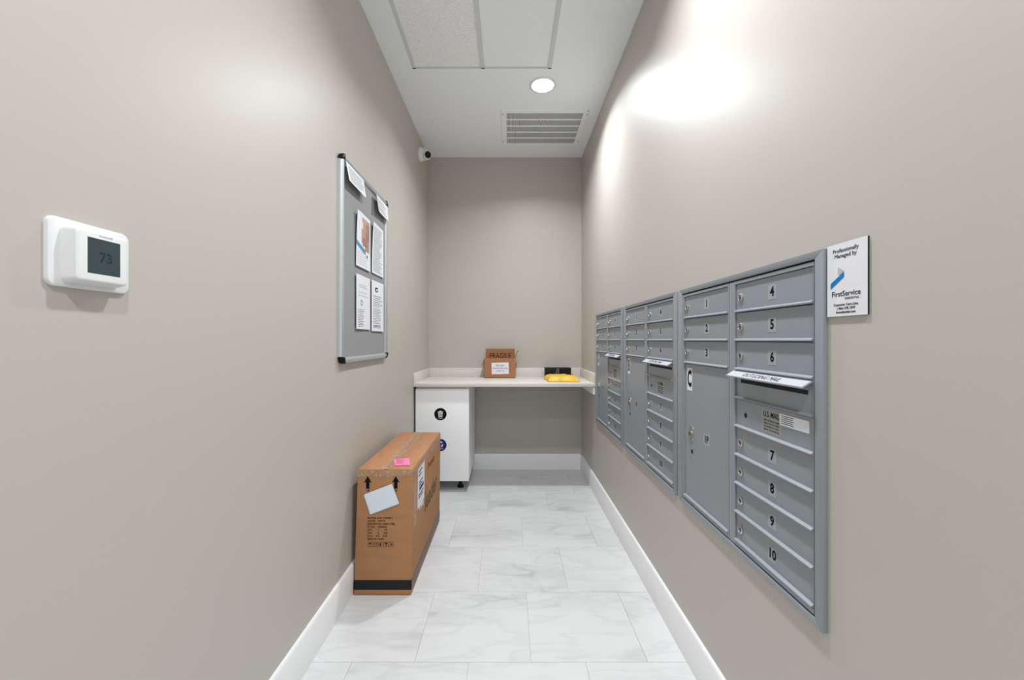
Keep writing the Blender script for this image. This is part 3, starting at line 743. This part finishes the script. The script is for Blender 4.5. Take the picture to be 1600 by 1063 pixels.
stack(3, dn, 0, 1.106, 1.254, 4)
stack(4, dn, 5, 1.106, 1.254, 7)
stack(3, df, 0, 1.472, 1.632, 1)
# parcel locker
pd = mail_door(df[0], df[1], ZT - 3 * U, ZB, 'parcel_door')
pl = MB(); m4 = RFm(1.594, 0.906)
slab(pl, 0.038, 0.060, 0.0185, m4, [(0, 0), (0.002, 0), (0.003, 0.001)], M['chrome'])
pl.lathe([(0.012, 0.003), (0.012, 0.006), (0.009, 0.008), (0, 0.008)], m4, M['brass'], 20)
pl.box(-0.001, 0.001, -0.006, 0.006, 0.0078, 0.0084, M['gap'], mtx=m4)
tag(pl.build('lock', pd), 'oval nickel lock plate')
lh = MB(); lh.lathe([(0.0085, 0), (0.0085, 0.0008), (0, 0.0010)], RFm(1.590, 0.838), M['gap'], 18)
for yy, zz in ((1.604, 0.868), (1.583, 0.862), (1.604, 0.812), (1.583, 0.806)):
    lh.lathe([(0.003, 0), (0.003, 0.001), (0, 0.0014)], RFm(yy, zz), M['chrome'], 10)
lh.build('key_hole', pd)
n_ = MB(); n_.box(-0.024, 0.024, -0.022, 0.022, 0.0001, 0.0004, M['sticker'], mtx=RFm(1.474, 0.911))
n_.text('1P', 0.036, RFm(1.474, 0.911, Xd - 0.0005), M['blackmatte'], 0.028, 0.85)
tag(n_.build('number_label', pd), 'clear sticker reading 1P')
def letter(tx):
    n_ = MB(); n_.box(-0.022, 0.022, -0.044, 0.044, 0.0001, 0.0005, M['paper'], mtx=RFm(1.611, 1.1165))
    n_.text(tx, 0.088, RFm(1.611, 1.1165, Xd - 0.0006), M['blackmatte'], 0.040, 0.56)
    return n_
lab = letter('C').build('letter_label', pd); tag(lab, 'white label with a large black letter')
# outgoing mail slot with hinged hood
zt_ = ZT - 3 * U
og = mail_door(dn[0], dn[1], zt_, zt_ - U, 'outgoing_panel')
MB().box(Xd - 0.0004, Xd - 0.0001, 0.9735, 1.2550, zt_ - 0.0375, zt_ - 0.0265, M['gap']).build('letter_slot', og, False)
hd = MB()
hp = [(Xd + 0.001, zt_ + 0.0015), (Xd - 0.0300, zt_ - 0.0175), (Xd - 0.0300, zt_ - 0.0200), (Xd + 0.001, zt_ - 0.0015)]
hd.hexa([(hp[3][0], 0.951, hp[3][1]), (hp[2][0], 0.951, hp[2][1]), (hp[2][0], 1.288, hp[2][1]), (hp[3][0], 1.288, hp[3][1]),
         (hp[0][0], 0.951, hp[0][1]), (hp[1][0], 0.951, hp[1][1]), (hp[1][0], 1.288, hp[1][1]), (hp[0][0], 1.288, hp[0][1])], mp_)
hood = hd.build('hood', og, False)
sl = V((-0.0310, 0, -0.0190)).normalized(); nn = V((-0.0190, 0, 0.0310)).normalized()
base = V((Xd + 0.001, 1.1195, zt_ + 0.0015)) + sl * 0.0185
hm = Matrix(((0, -sl.x, nn.x, base.x), (-1, 0, 0, base.y), (0, -sl.z, nn.z, base.z), (0, 0, 0, 1)))
hl = MB(); hl.box(-0.1650, 0.1650, -0.0165, 0.0165, 0.0002, 0.0007, M['strip'], mtx=hm)
hl.text('OUTGOING MAIL', 0.022, hm @ Matrix.Translation((-0.008, -0.0045, 0.0008)), M['blackmatte'], 0.0, 0.95, shear=0.25)
tag(hl.build('hood_label', hood), 'white strip hand lettered OUTGOING MAIL')
# carrier panel
zt_ = ZT - 4 * U
us = mail_door(dn[0], dn[1], zt_, zt_ - U, 'carrier_panel')
MB().lathe([(0.0075, 0), (0.0075, 0.0006), (0, 0.0009)], RFm(1.230, zt_ - 0.0445), M['gap'], 18).build('key_hole', us)
n_ = MB(); zc_ = zt_ - 0.0415
n_.box(-0.0425, 0.0425, -0.0315, 0.0315, 0.0001, 0.0004, M['silver_label'], mtx=RFm(1.110, zc_))
n_.text('U.S. MAIL', 0.0215, RFm(1.110, zc_ + 0.0185, Xd - 0.0005), M['blackmatte'], 0.014, 0.76)
for j, tx in enumerate(('THEFT OF MAIL IS A CRIME', 'PENALTY UP TO 5 YEARS', 'FOR DAMAGE TO A BOX', 'REPORT TO POSTMASTER')):
    n_.text(tx, 0.0070, RFm(1.110, zc_ + 0.002 - 0.0085 * j, Xd - 0.0005), M['ink_dark'], 0.0, 0.80)
tag(n_.build('mail_label', us), 'silver label reading U.S. MAIL')
for yy, zz in ((0.957, zt_ - 0.012), (0.957, zt_ - 0.050), (0.957, zt_ - 0.078)):
    MB().lathe([(0.0028, 0), (0.0028, 0.001), (0, 0.0013)], RFm(yy, zz), mp_, 10).build('rivet', us)
t['label'] = 'nearest grey mailbox unit, lettered C, on the right wall beside the white sign'
# copies: the middle and the far unit
CM = [('B', 0.812, 'middle grey mailbox unit, lettered B, between the nearest and the farthest unit'),
      ('A', 1.635, 'farthest grey mailbox unit, lettered A, next to the counter end')]
for lt, dy, lbl in CM:
    c = copy_tree(t); c.location.y += dy; c['label'] = lbl
    me = letter(lt); off = V(t.location)
    bmesh.ops.translate(me.bm, verts=me.bm.verts[:], vec=-off)
    m2 = D.meshes.new('letter_label'); me.bm.to_mesh(m2); me.bm.free()
    for mm in me.mats: m2.materials.append(mm)
    for ch in D.objects:
        if ch.parent is not None and ch.parent.parent == c and ch.name.startswith('letter_label'): ch.data = m2
# the extra white sticker exists on the nearest unit only
n_ = MB(); n_.box(-0.0530, 0.0530, -0.0150, 0.0150, 0.0005, 0.0009, M['paper'], mtx=RFm(1.022, zt_ - 0.026))
for j in range(5):
    n_.box(-0.046, 0.0 - 0.004 * (j % 2), 0.0095 - 0.0048 * j, 0.0112 - 0.0048 * j, 0.0009, 0.0011, M['ink_dark'], mtx=RFm(1.022, zt_ - 0.026))
tag(n_.build('instruction_sticker', us), 'white instruction sticker')

# ------------------------------------------------------------------ sign beside the mailboxes
Xs = XR - 0.0048
sy0, sy1, sz0, sz1 = 0.8115, 0.9135, 1.3220, 1.4785
t = thing('wall_sign', (XR, (sy0 + sy1) / 2, sz0), 'white sign with a blue chevron on the right wall beside the nearest mailbox', 'sign')
b = MB(); b.box(Xs + 0.001, XR, sy0 + 0.0004, sy1 - 0.0004, sz0 + 0.0004, sz1 - 0.0004, M['gap']); b.box(Xs, Xs + 0.001, sy0, sy1, sz0, sz1, M['paper'])
bd = b.build('board', t, False)
cy = (sy0 + sy1) / 2; SF = lambda u, v: frame('right', (Xs - 0.0003, sy1 - u, sz0 + v))
p = MB()
p.text('Professionally', 0.0120, SF(0.049, 0.1405), M['ink_dark'], 0.0, 1.0)
p.text('Managed by', 0.0120, SF(0.049, 0.1290), M['ink_dark'], 0.0, 1.0)
g = SF(0, 0)
p.prism([(0.010, 0.060), (0.010, 0.072), (0.046, 0.094), (0.046, 0.083)], g, 0.0003, M['blue_ink'])
p.prism([(0.030, 0.106), (0.046, 0.096), (0.034, 0.0885), (0.030, 0.0905)], g, 0.0003, M['grey_ink'])
p.text('FirstService', 0.0158, SF(0.050, 0.0475), M['ink_dark'], 0.004, 1.0)
p.text('RESIDENTIAL', 0.0062, SF(0.066, 0.0370), M['ink'], 0.0, 1.0)
p.text('Customer Care Line:', 0.0074, SF(0.050, 0.0245), M['ink_dark'], 0.003, 1.0)
p.text('1-866-378-1099', 0.0074, SF(0.050, 0.0165), M['ink_dark'], 0.003, 1.0)
p.text('fsresidential.com', 0.0074, SF(0.050, 0.0085), M['ink_dark'], 0.006, 1.0)
p.build('printing', bd)
